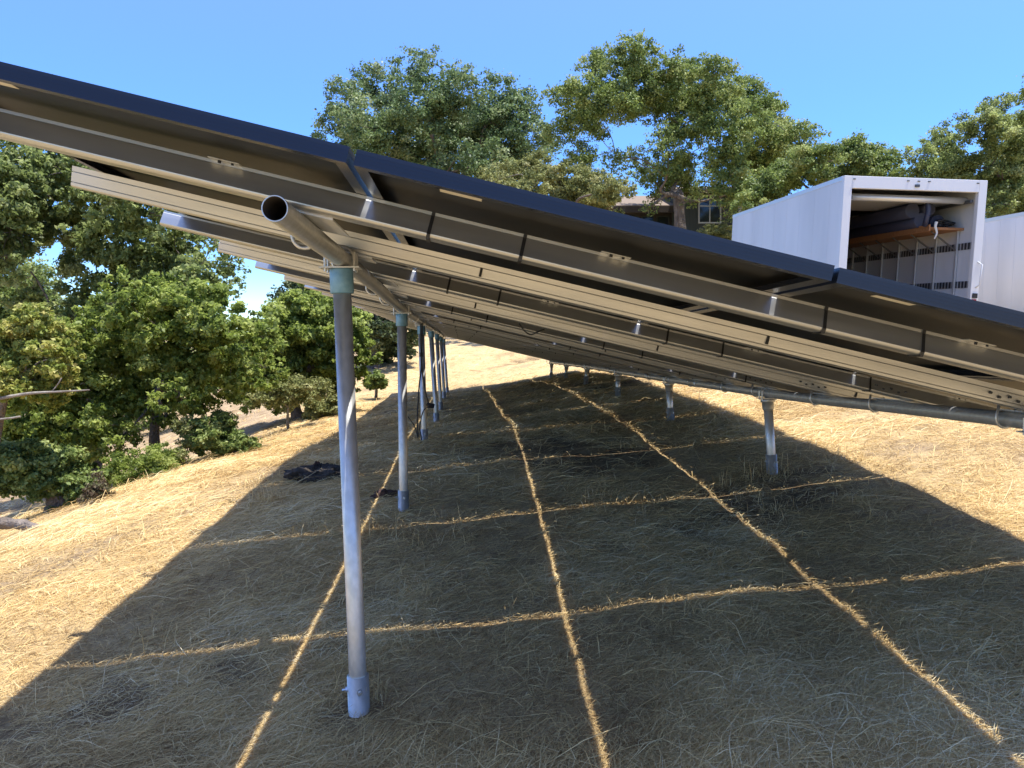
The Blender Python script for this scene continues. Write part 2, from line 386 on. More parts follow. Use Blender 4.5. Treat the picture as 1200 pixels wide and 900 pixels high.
V = np.concatenate([p[0] for p in parts]); T = np.concatenate([p[1] for p in parts])
o = quads('dry_grass', V, m_straw, tone=T)
tag(o, 'matted dry straw coloured grass lying all over the slope', 'grass', kind='stuff')

def tufts(spots, m, name, label):
    Q = []; T = []
    for (x, y, n, h, sp) in spots:
        bx = x + rng.normal(0, sp, n); by = y + rng.normal(0, sp * .7, n); bz = ground(bx, by) - .005
        a = rng.random(n) * 2 * math.pi; lean = np.abs(rng.normal(.95, .45, n)) + .1; hh = h * (.2 + 1.1 * rng.random(n)**1.5)
        d = np.stack([np.cos(a), np.sin(a)], 1)
        P0 = np.stack([bx, by, bz], 1)
        P1 = P0 + np.column_stack([d * (hh * .5 * np.sin(lean))[:, None], hh * .5 * np.cos(lean)])
        P2 = P1 + np.column_stack([d * (hh * .5 * np.sin(lean * 1.9))[:, None], hh * .5 * np.cos(lean * 1.9)])
        wd = .0013 * np.clip(y / 4, .9, 3)
        s = np.stack([-d[:, 1], d[:, 0], 0 * a], 1) * wd
        Q += [np.stack([P0 - s, P0 + s, P1 + s, P1 - s], 1), np.stack([P1 - s, P1 + s, P2 + s * .3, P2 - s * .3], 1)]
        t = rng.random(n) * .8 + .1; T += [t, t]
    o = quads(name, np.concatenate(Q), m, tone=np.concatenate(T))
    return tag(o, label, 'grass', kind='stuff')
sp = [(-1.72, 6.6, 300, .18, .12), (-.55, 5.3, 420, .17, .24), (-.2, 5.1, 300, .15, .22), (-.45, 3.1, 160, .14, .1), (2.35, 5.8, 300, .16, .16), (-1.2, 5.6, 260, .16, .16),
      (2.0, 5.6, 200, .16, .15), (1.0, 5.4, 300, .14, .25), (-2.1, 7.4, 200, .16, .14), (3.0, 6.0, 240, .14, .2)]
for k in range(150):
    y = 3 + 16 * rng.random()**1.3; sp.append((rng.uniform(-.62, .62) * y * .95, y, int(rng.uniform(25, 110)), rng.uniform(.07, .16), rng.uniform(.05, .2)))
tufts(sp, m_straw, 'standing_dry_grass', 'loose standing tufts of dry grass over the slope')

# ------------------------------------------------------------------ solar array
TY = np.array([1.0, 1.81, 2.18, 3.07, 3.95, 4.82, 5.85, 8.7, 11.55, 14.4, 17.25, 20.1, 22.])
TZ = np.array([.475, .460, .449, .430, .405, .372, .348, .302, .268, .240, .192, .142, .11])
X0 = -.5                                       # plane height given over this X
SLP = -.2436
def axT(Y): return float(np.interp(Y, TY, TZ)) + EYE          # underside of the panel frames at X0
def axS(Y): return -.0125 * max(0., Y - 4.)                   # the rows drift slightly to the left
def sag(Y):                                                    # smoothed height
    return (axT(Y - .5) + axT(Y) * 2 + axT(Y + .5)) / 4
XL, PITCH, ROW0, PROW, NROW = -1.417, 1.146, 1.81, 1.745, 11
CS = math.sqrt(1 + SLP * SLP)
def plane_mtx(x, Y, Y2):
    """frame on the panels' underside at across-position x, axis running from Y to Y2"""
    p = Vector((x + axS(Y), Y, sag(Y) + SLP * (x - X0))); q = Vector((x + axS(Y2), Y2, sag(Y2) + SLP * (x - X0)))
    v = (q - p).normalized(); u = Vector((1, 0, SLP)).normalized()
    u = (u - v * u.dot(v)).normalized(); n_ = u.cross(v)
    m = Matrix((u, v, n_)).transposed().to_4x4(); m.translation = p
    return m

# --- panels
GAPX, GAPY = .0165, .013
PW, PL, PT = PITCH * CS - GAPX, PROW - GAPY, .038
def make_panel(label, mtx):
    t = thing('solar_panel', label, 'solar panel', mtx=mtx, group='black solar panels of the array')
    f = MB(); wl, fl = .003, .030
    f.box((0, 0, 0), (PW, wl, PT)); f.box((0, PL - wl, 0), (PW, PL, PT)); f.box((0, wl, 0), (wl, PL - wl, PT)); f.box((PW - wl, wl, 0), (PW, PL - wl, PT))
    f.box((wl, wl, 0), (PW - wl, fl, .002)); f.box((wl, PL - fl, 0), (PW - wl, PL - wl, .002))
    f.box((wl, fl, 0), (fl, PL - fl, .002)); f.box((PW - fl, fl, 0), (PW - wl, PL - fl, .002))
    for zz in (.010, .019, .028):              # thin extruded ribs round the outside
        f.box((0, -.0008, zz), (PW, 0, zz + .0012)); f.box((0, PL, zz), (PW, PL + .0008, zz + .0012))
    f.build('frame', m_frame, t)
    MB().box((wl, wl, PT - .009), (PW - wl, PL - wl, PT - .002)).build('laminate', m_back, t)
    MB().box((.19, .150, PT - .0105), (.30, .200, PT - .0091)).build('label_strip', m_label, t)
    for xx in (.22, .5, .78): MB().box((PW * xx - .05, PL / 2 - .025, PT - .025), (PW * xx + .05, PL / 2 + .025, PT - .0092)).build('junction_box', m_dark, t)
    return t
COLN = ['at the high left end', 'second from the high left end', 'third from the high left end', 'at the low right end']
proto = None
for r_ in range(NROW):
    rn = 'nearest row' if r_ == 0 else 'farthest row' if r_ == NROW - 1 else ORD[r_] + ' row back'
    for c_ in range(4):
        lab = f'black solar panel {COLN[c_]} of the {rn}'
        y0 = ROW0 + r_ * PROW
        m_ = plane_mtx(XL + c_ * PITCH, y0, y0 + PROW) @ Matrix.Translation((GAPX / 2, GAPY / 2, 0))
        if proto is None: proto = make_panel(lab, m_)
        else: dup(proto, m_, lab)

# --- rails
RH, RD, RT = .076, .044, .004
RX0, RX1 = -1.50, 2.98
def curve_prof(kind):
    h, d, t = RH, RD, RT
    if kind == 0:        # web towards the near end, round bottom corner, flanges away from it
        # face leaning forward towards its foot, round bottom corner, flanges away from it
        r = .012; sh = -.018
        arc = [(sh + r - r * math.cos(a), -h + r - r * math.sin(a)) for a in np.linspace(0, math.pi / 2, 7)]
        return [(0, -.001), (0, -.010), (-.002, -.012)] + arc + [(d, -h), (d, -h + t), (sh + r, -h + t), (sh + t + .002, -h + r), (t, -.014), (t, -t - .001), (d, -t - .001), (d, -.001)]
    # ribbed face leaning back towards its foot, two grooves dividing it in three bands
    k = .24; G = .012; W_ = .0035
    def q(z, e=0): return (k * -z + e, z)
    return [(0, -.001), q(-.020), q(-.020, G), q(-.020 - W_, G), q(-.020 - W_), q(-.058), q(-.058, G), q(-.058 - W_, G), q(-.058 - W_), q(-h + .004), (k * h + .006, -h), (d + .012, -h), (d + .012, -h + t), (d + .006, -h + t), (d + .006, -.001)]
LX = (RX1 - RX0) * CS
PLX, PRX = -.49, 2.33                          # the two pipes
def lx(x): return (x - RX0) * CS
TIES = [.455, .63, 1.10, 1.36]
def make_rail(kind, label, mtx):
    t = thing('support_rail', label, 'metal rail', mtx=mtx, group='steel rails under the panels')
    rb = MB().prism(curve_prof(kind), 0, LX).build('channel', m_rail, t)
    if kind == 0:
        for x in (-.10, .155, 1.02, 1.31, 2.1):                # black ties hugging the channel
            a = lx(x); b = MB(); k = .003
            b.add([(a, -.003, 0), (a + .010, -.003, 0), (a + .010, -.0035, -.012), (a, -.0035, -.012), (a, -.021, -RH + .010), (a + .010, -.021, -RH + .010), (a + .010, -.018, -RH - .0025), (a, -.018, -RH - .0025)], [(0, 1, 2, 3), (3, 2, 5, 4), (4, 5, 6, 7)]).box((a, -.018, -RH - .0035), (a + .010, RD + .003, -RH - .001))
            b.box((a, RD + .001, -RH - .0035), (a + .010, RD + .003, 0)); b.build('cable_tie', m_dark, t)
        for x in (-.70, .37, 1.43, 2.55):                      # bright clip plates on the top edge
            a = lx(x); b = MB(); b.box((a, -.030, -.003), (a + .085, .02, 0)).build('clip_plate', m_rail, t, bevel=.001)
            b = MB(); b.tube([(a + .03, -.018, -.010), (a + .03, -.018, .0)], .005, 6).tube([(a + .065, -.018, -.008), (a + .065, -.018, 0)], .004, 6).build('clip_bolt', m_dark, t)
    for x in (PLX, PRX):                                       # clamp plates and a hoop round each pipe
        a = lx(x); pr = .0335
        yb = RD + (.27 if kind == 0 else .12)
        p = MB(); p.box((a - .02, RD + .001, -RH - .006), (a + .13, yb + .03, -RH - .002)); p.box((a - .02, RD + .001, -RH - .002), (a + .13, RD + .005, -.02)).build('clamp_plate', m_alu, t)
        u = MB(); an = np.linspace(0, math.pi, 15); cz = -RH - .005 - pr
        pts = [(a + pr + .006, yb, -RH + .012)] + [(a + (pr + .006) * math.cos(q), yb, cz - (pr + .006) * math.sin(q)) for q in an] + [(a - pr - .006, yb, -RH + .012)]
        u.tube(pts, .006, 8); u.build('hoop_clamp', m_galv, t, smooth=True)
        if x > 0:
            for k in range(5):
                xx, zz = a - .20 + k * .042, -RH * .5 - .010 * (k % 2); yy = .24 * -zz if kind else -.010
                MB().tube([(xx, yy - .010, zz), (xx, yy + .002, zz)], .006, 6).build('bolt', m_steelD, t)
    if kind == 1:
        for x in (.05, 1.2, 2.5):
            a = lx(x); MB().box((a, .002, -.056), (a + .010, .012, -.022)).build('cable_tie', m_dark, t)
    return t
rp = [None, None]
k = 0
for r_ in range(NROW):
    for j, off in enumerate((.37, 1.24)):
        y = ROW0 + r_ * PROW + off
        face = 'flat faced' if j == 0 else 'open lipped'
        where = 'nearest the camera' if k == 0 else 'farthest from the camera' if k == 2 * NROW - 1 else ORD[k] + ' from the near end'
        lab = f'long {face} steel rail under the panels, {where}'
        m_ = plane_mtx(RX0, y, y + .5)
        if rp[j] is None: rp[j] = make_rail(j, lab, m_)
        else: dup(rp[j], m_, lab)
        k += 1

# --- pipes on the posts
PR = .0335
def pipe_z(x, Y): return sag(Y) + SLP * (x - X0) - (RH + .005 + PR) * CS
for x, ya, nm, lb in ((PLX, 2.0, 'left', 'long horizontal steel pipe on the tall left posts, its open end towards the camera'),
                      (PRX, 2.0, 'right', 'long horizontal steel pipe on the short right posts under the low panel ends')):
    yy = np.arange(ya, ROW0 + NROW * PROW - .25, .7)
    pts = [(x + axS(v), v, pipe_z(x, v)) for v in yy]
    t = thing('support_pipe', lb, 'pipe', group='pipes carrying the rails')
    MB().pipe(pts, PR, PR - .0026, 28).build('tube', m_galv, t, smooth=False)
    e = np.array(pts[1]) - np.array(pts[0]); e /= np.linalg.norm(e); p0 = np.array(pts[0])
    ib = MB(); ib.tube([p0 + e * .003, p0 + e * .6, p0 + e * .61], [PR - .0028, PR - .0028, .001], 24, False); ib.build('bore', m_bore, t, smooth=True)
    for f_ in t.children[0].data.polygons: f_.use_smooth = len(f_.vertices) == 4 and abs(f_.normal.y) < .7
    MB().tube([pts[8], pts[8] + (np.array(pts[9]) - np.array(pts[8])) * .18], PR + .005, 20).build('coupling', m_galv, t, smooth=True)

# --- posts
def make_post(x, Y, bx, label, bolts=True):
    zb = g1(bx, Y); zt = pipe_z(x, Y) - PR - .006; tx = x + axS(Y)
    t = thing('support_post', label, 'post', loc=(bx, Y, zb), group='posts of the left line' if x < 0 else 'posts of the right line')
    dx = tx - bx; H = zt - zb
    def P(z): return (dx * z / H, 0, z)
    ro = .0345
    MB().tube([P(-.15), P(.16), P(H - .04)], ro, 24).build('tube', m_galv, t, smooth=True)
    ch = .095 if x < 0 else .075
    if x < 0: MB().tube([P(H - ch), P(H - ch + .004), P(H - .006), P(H)], [.0425, .045, .045, .0425], 28).build('cap', m_cap, t, smooth=True)
    else: MB().tube([P(H - ch - .02), P(H - ch), P(H - .03), P(H - .028), P(H)], [.036, .045, .045, .055, .055], 28).build('cap', m_galv, t, smooth=True)
    sd = MB(); sd.box((dx - .075, -.05, H), (dx + .075, .05, H + .005))
    for q in (-1, 1):
        for e in (-1, 1): sd.tube([(dx + q * .055, e * .03, H - .012), (dx + q * .055, e * .03, H + .06)], .006, 8)
    an = np.linspace(0, math.pi, 9)
    for e in (-.03, .03): sd.tube([(dx + .055 * math.cos(q), e, H + .035 + .048 * math.sin(q)) for q in an], .0055, 8)
    sd.build('saddle', m_galv, t, smooth=False)
    s = MB().pipe([P(-.1), P(.15)], .043, .035, 28).build('ground_sleeve', m_galv, t, smooth=True)
    for a in (R(-78), R(-165)):
        c, q = math.cos(a), math.sin(a); zz = .10
        MB().tube([(.040 * c, .040 * q, zz), (.052 * c, .052 * q, zz)], .011, 6).tube([(.052 * c, .052 * q, zz), (.066 * c, .066 * q, zz)], .006, 8).build('bolt', m_bolt, s)
    return t
LB = [-.463, -.529, -.535, -.524, -.568, -.598, -.613]
RB = [2.349, 2.294, 2.229, 2.17, 2.144, 2.114]
LW = ['tall galvanised post nearest the camera, with blue grey cap and bolted ground sleeve', 'second galvanised post in the left line, behind the tallest one', 'third post in the left line, with black cables hanging beside it',
      'fourth post in the left line, just behind the one with hanging cables', 'fifth post in the left line of posts', 'sixth post in the left line of posts', 'farthest post in the left line, last before the sunlit hill']
RW = ['short galvanised post nearest the camera in the right line, at the shadow edge', 'second short post in the right line', 'third short post in the right line', 'fourth short post in the right line',
      'fifth short post in the right line', 'farthest short post in the right line']
for i, b in enumerate(LB): make_post(PLX, 3.0 + 2.85 * i, b, LW[i])
for i, b in enumerate(RB): make_post(PRX, 5.85 + 2.85 * i, b, RW[i])
make_post(PRX, 3.0, 2.37, 'short post of the right line hidden beyond the right picture edge')

# --- cables
def cable(pts, r=.006, n=40):
    p = np.array(pts, float); t = np.linspace(0, len(p) - 1, n); i = np.clip(t.astype(int), 0, len(p) - 2); f_ = (t - i)[:, None]
    pm = np.vstack([2 * p[0] - p[1], p, 2 * p[-1] - p[-2]])
    a, b, c, d = pm[i], pm[i + 1], pm[i + 2], pm[i + 3]
    return .5 * (2 * b + (c - a) * f_ + (2 * a - 5 * b + 4 * c - d) * f_**2 + (3 * b - a - 3 * c + d) * f_**3)
t = thing('hanging_cable', 'black cables looping down beside the third left post to the ground', 'cable', loc=(0, 0, 0))
yb = 8.45
q = lambda px, py, Y=yb: at(px, py, Y)
MB().tube(cable([q(493, 377), q(493, 400), q(494, 425), q(491, 455), q(489, 490), q(490, 512)]), .008, 6) \
    .tube(cable([q(495, 378), q(494, 420), q(497, 450), q(502, 472), q(507, 475)]), .008, 6) \
    .tube(cable([q(503, 476), q(496, 482), q(492, 500), q(494, 515), q(491, 524), q(484, 528)]), .007, 6) \
    .tube(cable([q(478, 488), q(486, 500), q(490, 514)]), .006, 6).build('cord', m_dark, t, smooth=True)
MB().tube([q(500, 473), q(503, 475), q(509, 476)], [.018, .03, .024], 8).build('connector', m_dark, t)
MB().tube([q(493.5, 413), q(493.5, 418)], .02, 8).build('clip', m_dark, t)
t = thing('sagging_cable', 'thin black cable sagging below the rails near the panel middle', 'cable')
Yk = 4.9
MB().tube(cable([at(608, 379, Yk), at(614, 387, Yk), at(622, 392, Yk), at(632, 388, Yk), at(638, 386, Yk)]), .005, 6).build('cord', m_dark, t, smooth=True)

# ------------------------------------------------------------------ things lying on the slope
def lump(name, label, cat, x, y, rx, ry, rz, m, seed, extra=None):
    r = np.random.default_rng(seed); nu, nv = 40, 20
    u = np.linspace(0, 2 * math.pi, nu, endpoint=False); v = np.linspace(0.0, math.pi, nv)
    U, Vv = np.meshgrid(u, v)
    ph = r.random(12) * 6.3
    k = 1 + .16 * np.sin(3 * U + ph[0]) * np.sin(2 * Vv + ph[1]) + .11 * np.sin(5 * U + ph[2] + 2 * np.sin(3 * Vv)) * np.sin(Vv) + .08 * np.sin(9 * U + 4 * Vv + ph[3]) * np.sin(Vv)**2 + .05 * np.sin(15 * U - 7 * Vv + ph[4]) * np.sin(Vv)**2
    for q_ in range(14): k = k + .035 * np.sin((4 + q_ * 1.7) * U.clip(0, 9) * 0 + (3 + q_) * np.cos(U + ph[q_ % 12]) * 2 + (2 + q_) * Vv + ph[(q_ * 5) % 12])
    P = np.stack([rx * k * np.sin(Vv) * np.cos(U), ry * k * np.sin(Vv) * np.sin(U), rz * k * np.cos(Vv)], -1).reshape(-1, 3)
    fs = [(i * nu + j, (i + 1) * nu + j, (i + 1) * nu + (j + 1) % nu, i * nu + (j + 1) % nu) for i in range(nv - 1) for j in range(nu)]
    o = MB().add(P, fs).build(name, m, None, smooth=True)
    o.location = (x, y, g1(x, y) + rz * .15); tag(o, label, cat)
    return o
p = at(375, 552, 7.3)
lump('rumpled_cloth', 'dark rumpled heap lying where the shadow edge crosses the slope', 'cloth', p[0], 7.3, .30, .20, .09, m_soil, 4)
lump('brown_stone', 'reddish brown stone sitting on top of the dark heap', 'stone', p[0] - .05, 7.4, .075, .06, .10, m_stone, 5)
p = at(452, 579, 6.3)
lump('earth_clod', 'small red brown clod beside the foot of the second left post', 'clod', p[0], 6.3, .11, .08, .05, m_stone, 8)
p = at(12, 628, 7.6)
t = thing('fallen_log', 'grey weathered log lying below the trunks at the lower left edge', 'log', loc=(p[0], 7.6, g1(p[0], 7.6)))
MB().tube(cable([(-.9, .25, .10), (-.3, .05, .12), (.15, -.05, .12), (.5, -.3, .08)], n=20), np.linspace(.07, .04, 20) * (1 + .14 * np.sin(np.arange(20) * 2.1)), 12).build('log', m_bark, t, smooth=True)

# ------------------------------------------------------------------ trees
def leaves(rng, clumps, n, size, flat=.75, sub=.30, spread=1.0, airy=1.2):
    C = np.array([c[:3] for c in clumps]); Rr = np.array([c[3] for c in clumps])
    wgt = Rr**2.2; wgt /= wgt.sum()
    subs = []; sr = []
    for c, r_, wg in zip(C, Rr, wgt):
        k = max(4, int(46 * spread))
        d = rng.normal(size=(k, 3)); d /= np.linalg.norm(d, axis=1)[:, None]
        rad = rng.random(k)**.5 * airy
        subs.append(c + d * (rad * r_)[:, None] * np.array([1, 1, .85])); sr.append(r_ * sub * .86 * (.5 + .9 * rng.random(k)))
    W = np.concatenate([np.full(len(s), wg / len(s)) for s, wg in zip(subs, wgt)])
    own = np.concatenate([np.full(len(s), i) for i, s in enumerate(subs)])
    subs = np.concatenate(subs); sr = np.concatenate(sr)
    W = W * sr**1.5; W /= W.sum()
    stone = rng.normal(0, .23, len(subs))
    i = rng.choice(len(subs), n, p=W)
    d = rng.normal(size=(n, 3)) * .5
    P = subs[i] + d * sr[i][:, None] * np.array([1.1, 1.1, flat])
    nrm = d / (np.linalg.norm(d, axis=1)[:, None] + 1e-9) * .5 + rng.normal(size=(n, 3)) * .6 + np.array([0, 0, .3])
    nrm /= np.linalg.norm(nrm, axis=1)[:, None]
    a = np.cross(nrm, rng.normal(size=(n, 3))); a /= np.linalg.norm(a, axis=1)[:, None]
    b = np.cross(nrm, a)
    s = size * (.55 + .8 * rng.random(n))
    cup = nrm * (s * .18)[:, None]
    A = a * s[:, None] * .5; B = b * (s * .30)[:, None]
    V = np.stack([P - A, P + B * 1.0 + cup - A * .1, P + A, P - B + cup - A * .1], 1)
    tone = np.clip(.5 + stone[i] + rng.normal(0, .17, n), 0, 1)
    return V, tone, subs, sr, own

def tree(name, label, Y, spec, base, leafm, n, size, seed, trunk_r=.25, fork=None, bark=m_bark, depth=1.0, cat='tree', limbs=True, group=None, sub=.30, twigs=3, flat=.75, back=True, spread=1.0, airy=1.2):
    rng = np.random.default_rng(seed)
    b = at(*base, Y); b[2] = g1(b[0], Y) - .1
    clumps = []; xm = np.mean([s_[0] for s_ in spec])
    zs = np.array([at(s_[0], s_[1], Y) for s_ in spec]); cen = zs.mean(0); hw = (zs[:, 0].max() - zs[:, 0].min()) / 2 + .5
    for s_ in spec:
        p = at(s_[0], s_[1], Y); r_ = s_[2] / F * Y
        dy = s_[3] if len(s_) > 3 else rng.uniform(-1, 1) * depth * max(.2, math.sqrt(max(0, 1 - ((p[0] - cen[0]) / hw)**2))) * hw * .55
        p = at(s_[0], s_[1], Y + dy); clumps.append((*p, r_ * 1.12 * (Y + dy) / Y))
    t = thing(name, label, cat, loc=b, group=group)
    V, tone, subs, sr, own = leaves(rng, clumps, int(n * 1.6), size * 1.0, sub=sub, flat=flat, spread=spread, airy=airy)
    quads('crown', V - b, leafm, t, tone)
    if limbs:
        mb = MB(); fk = at(*(fork or (xm, np.mean([s_[1] for s_ in spec]) + 20)), Y)
        m1 = b + (fk - b) * .5 + np.array([rng.normal(0, .1), rng.normal(0, .1), 0]) * trunk_r * 5
        tp = cable([b, b + (m1 - b) * .35, m1, fk], n=14)
        mb.tube(tp - b, trunk_r * np.concatenate([[1.35], np.linspace(1.05, .68, 13)]) * (1 + .07 * np.sin(np.arange(14) * 2.3 + seed)), 12)
        cs = np.array([c[:3] for c in clumps]); rr = np.array([c[3] for c in clumps])
        order = np.argsort(np.linalg.norm(cs - fk, axis=1))
        nodes = [(fk, trunk_r * .62)]
        for i in order:
            c = cs[i]
            # join the nearest limb node that is closer to the fork
            best = min(nodes, key=lambda q_: np.linalg.norm(c - q_[0]) + .35 * np.linalg.norm(q_[0] - fk))
            p0, r0 = best; L_ = np.linalg.norm(c - p0)
            mid = (p0 + c) / 2 + rng.normal(0, .13, 3) * L_ + np.array([0, 0, .06 * L_])
            q1 = p0 + (mid - p0) * .5 + rng.normal(0, .05, 3) * L_
            pts = cable([p0, q1, mid, c], n=12)
            re = max(r0 * .4, trunk_r * .05)
            mb.tube(pts - b, np.linspace(min(r0 * .92, trunk_r * .6), re, 12) * (1 + .10 * np.sin(np.arange(12) * 1.9 + i)), 7)
            nodes.append((c, re)); nodes.append((mid, (re + r0 * .8) / 2))
            ss = subs[own == i]
            for s_ in ss[:twigs * 2]:
                mm = (c + s_) / 2 + rng.normal(0, .12, 3) * rr[i]
                mb.tube(cable([c, mm, s_], n=6) - b, np.linspace(re * .6, re * .2, 6), 5, False)
        mb.build('trunk', bark, t, smooth=True)
    return t

lm_blue = leafmat('bluegreen_leaves', [(.06, .10, .04), (.12, .185, .07), (.19, .265, .10), (.30, .35, .18)], .36, .42)
lm_oak = leafmat('oak_leaves', [(.065, .10, .025), (.15, .21, .052), (.245, .31, .085), (.38, .42, .15)], .4, .45)
lm_pale = leafmat('pale_oak_leaves', [(.085, .115, .036), (.20, .25, .08), (.31, .37, .125), (.44, .48, .22)], .6, .4)
lm_green = leafmat('bright_leaves', [(.085, .125, .026), (.195, .26, .05), (.32, .39, .085), (.46, .51, .16)], .6, .38)
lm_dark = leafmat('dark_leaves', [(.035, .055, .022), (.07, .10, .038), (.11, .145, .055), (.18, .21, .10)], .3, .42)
lm_yel = leafmat('yellowing_leaves', [(.14, .18, .03), (.26, .31, .06), (.40, .41, .10), (.55, .50, .17)], .45, .5)
lm_olive = leafmat('olive_leaves', [(.11, .13, .04), (.21, .23, .075), (.30, .31, .11), (.38, .37, .17)], .34, .6)
lm_brown = leafmat('withered_leaves', [(.10, .07, .04), (.16, .11, .07), (.09, .10, .04), (.2, .16, .1)], .2, .7)

tree('oak_tree', 'green oak with uneven top rising behind the panels left of the big spreading oak', 50,
     [(405,112,20),(398,150,26),(440,102,22),(440,150,34),(488,84,22),(500,70,14),(500,130,34),(540,112,26),(552,160,36),(592,122,26),(618,128,18),(612,168,30),(480,178,34),(420,185,24),(560,196,30),(520,170,30),(462,125,22),(575,140,24),(598,195,24),(385,182,14),(530,88,14),(520,205,24),(450,195,22),(570,90,10)],
     (520,300), lm_blue, 66000, .19, 11, .5, (525,215), depth=1.0)
tree('oak_tree', 'big spreading oak with exposed limbs and thick trunk in front of the house', 37,
     [(680,112,22),(702,76,20),(742,66,22),(720,108,30),(762,92,28),(792,76,18),(800,112,30),(838,100,26),(868,118,26),(900,132,22),(862,150,28),(902,165,26),(930,162,20),(950,158,14),(822,150,18),(775,128,18),(664,150,20),(682,188,18),(722,186,14),(784,182,20),(800,206,22),(756,200,16),(880,188,26),(902,212,24),(858,220,22),(838,196,16),(938,190,18),(690,135,20),(745,120,20),(650,110,12),(818,78,12),(770,215,14),(815,222,14),(800,150,20),(772,160,12),(740,185,14),(850,180,20),(912,190,20),(830,128,18),(806,186,14),(700,150,14),(890,150,18),(870,210,18),(925,205,16),(846,222,12),(862,238,12),(770,232,10),(810,236,9,-1),(852,254,9,-1),(838,232,8,-1),(760,244,9,-1)],
     (792,300), lm_oak, 92000, .125, 12, .36, (795,226), bark=m_bark, depth=.9, twigs=4)
tree('olive_shrub_tree', 'yellowish olive rounded bushy tree below the two oaks', 33,
     [(600,207,18),(640,205,24),(680,222,24),(708,225,18),(578,212,14),(660,240,24),(722,216,12),(620,225,20),(700,245,20),(735,222,10)],
     (650,290), lm_olive, 42000, .11, 13, .14, (650,245))
tree('oak_tree', 'low rounded green tree just behind the near white box truck', 30,
     [(930,202,22),(958,192,22),(1000,187,22),(1032,194,20),(980,212,24),(1048,206,12),(900,226,24),(1015,210,22),(1060,210,10),(880,240,18)],
     (980,300), lm_oak, 46000, .105, 14, .2, (975,232))
tree('oak_tree', 'bushy light green tree at the right edge behind the trucks', 26,
     [(1082,182,16),(1108,166,18),(1130,198,26),(1150,146,22),(1172,124,15),(1182,160,26),(1198,190,28),(1176,215,26),(1108,204,24),(1078,205,14),(1192,238,24),(1210,150,20),(1225,190,30),(1215,235,28),(1165,240,20),(1140,225,20),(1225,120,16)],
     (1175,300), lm_pale, 80000, .085, 15, .25, (1170,225))
tree('oak_tree', 'tree at the far right whose tip shows above the picture edge tree', 34,
     [(1206,112,12),(1225,100,20),(1250,110,25),(1240,140,30),(1270,150,30)], (1250,300), lm_oak, 20000, .12, 16, .2, (1245,200))
# left side
tree('oak_tree', 'large oak at upper left whose crown reaches the high panel corner', 13,
     [(20,192,26),(60,190,26),(100,208,30),(140,222,28),(28,232,32),(82,252,36),(130,262,32),(180,252,26),(200,282,24),(230,272,16),(252,284,14),(162,302,32),(112,300,26),(14,272,22),(130,342,32),(192,332,32),(228,334,26),(268,312,14),(100,372,26),(-20,220,40),(-30,280,40),(150,242,22),(205,255,20),(278,296,9),(165,370,24),(240,312,18),(215,312,20),(262,336,16),(50,222,26),(10,232,26),(60,270,16),(0,300,24),(35,345,20),(70,370,22),(150,395,24)],
     (112,520), lm_pale, 60000, .078, 21, .13, (100,385), depth=.7, sub=.24, twigs=5, airy=1.4)
tree('oak_tree', 'dense green oak with brown leaning trunk below the large oak crown', 11.5,
     [(182,382,34),(230,372,32),(268,386,26),(285,412,20),(212,422,34),(162,430,32),(250,432,28),(132,402,26),(212,462,22),(168,470,24),(130,470,26),(112,508,26),(82,492,28),(62,520,24),(140,515,16),(92,538,20),(240,405,28),(40,480,30),(10,500,26),(302,392,22),(310,430,20),(288,450,16),(150,352,26),(100,432,32),(60,442,30),(196,488,14),(238,478,16),(226,342,22),(262,462,14),(30,520,22),(190,350,24),(120,380,26),(80,400,24)],
     (184,525), lm_green, 76000, .068, 22, .09, (186,455), depth=.7, sub=.24, airy=1.4)
tree('oak_tree', 'yellowing leafy tree nearest on the left with pale bare bough', 8.8,
     [(18,402,24),(45,386,16),(62,420,18),(20,440,22),(60,456,16),(76,402,12),(-20,420,30),(35,372,14),(80,440,9)],
     (-45,600), lm_yel, 26000, .055, 23, .06, (10,440), depth=.5, sub=.26, airy=1.5)
tree('oak_tree', 'low green tree by the log at the lower left edge', 9.2,
     [(100,570,18),(52,560,22),(82,598,14),(30,540,22),(75,545,18),(10,560,20),(120,560,10)],
     (62,628), lm_oak, 24000, .055, 24, .13, (60,570), depth=.5)
tree('oak_tree', 'bright green rounded tree right of the sky gap, behind the tallest post', 17,
     [(312,402,26),(345,382,28),(372,400,28),(400,386,24),(415,412,20),(340,432,28),(380,440,26),(302,440,24),(412,438,16),(350,352,16),(370,358,16),(330,368,14),(292,462,16),(330,462,18),(395,360,12)],
     (350,490), lm_green, 62000, .084, 25, .14, (350,430), depth=.8, sub=.25, airy=1.35)
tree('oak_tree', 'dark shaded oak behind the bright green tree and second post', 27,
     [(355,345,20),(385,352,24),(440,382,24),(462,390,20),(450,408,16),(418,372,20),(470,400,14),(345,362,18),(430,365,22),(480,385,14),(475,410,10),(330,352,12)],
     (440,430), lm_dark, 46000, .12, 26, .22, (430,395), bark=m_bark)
tree('oak_tree', 'shadowy oak standing deeper between the left trees', 22,
     [(30,370,40),(80,400,40),(10,440,40),(60,470,36),(120,440,36),(170,450,30),(230,455,24),(20,330,28),(140,480,26),(-30,400,50),(-30,300,50),(200,480,18)],
     (100,560), lm_oak, 80000, .09, 27, .2, (90,450), airy=1.3)
tree('oak_tree', 'olive oak filling the slope behind the lower left trunks', 30,
     [(250,455,22),(290,440,26),(220,430,30),(180,420,30),(310,420,22),(270,410,26)], (260,490), lm_oak, 26000, .13, 28, .2, (260,450))
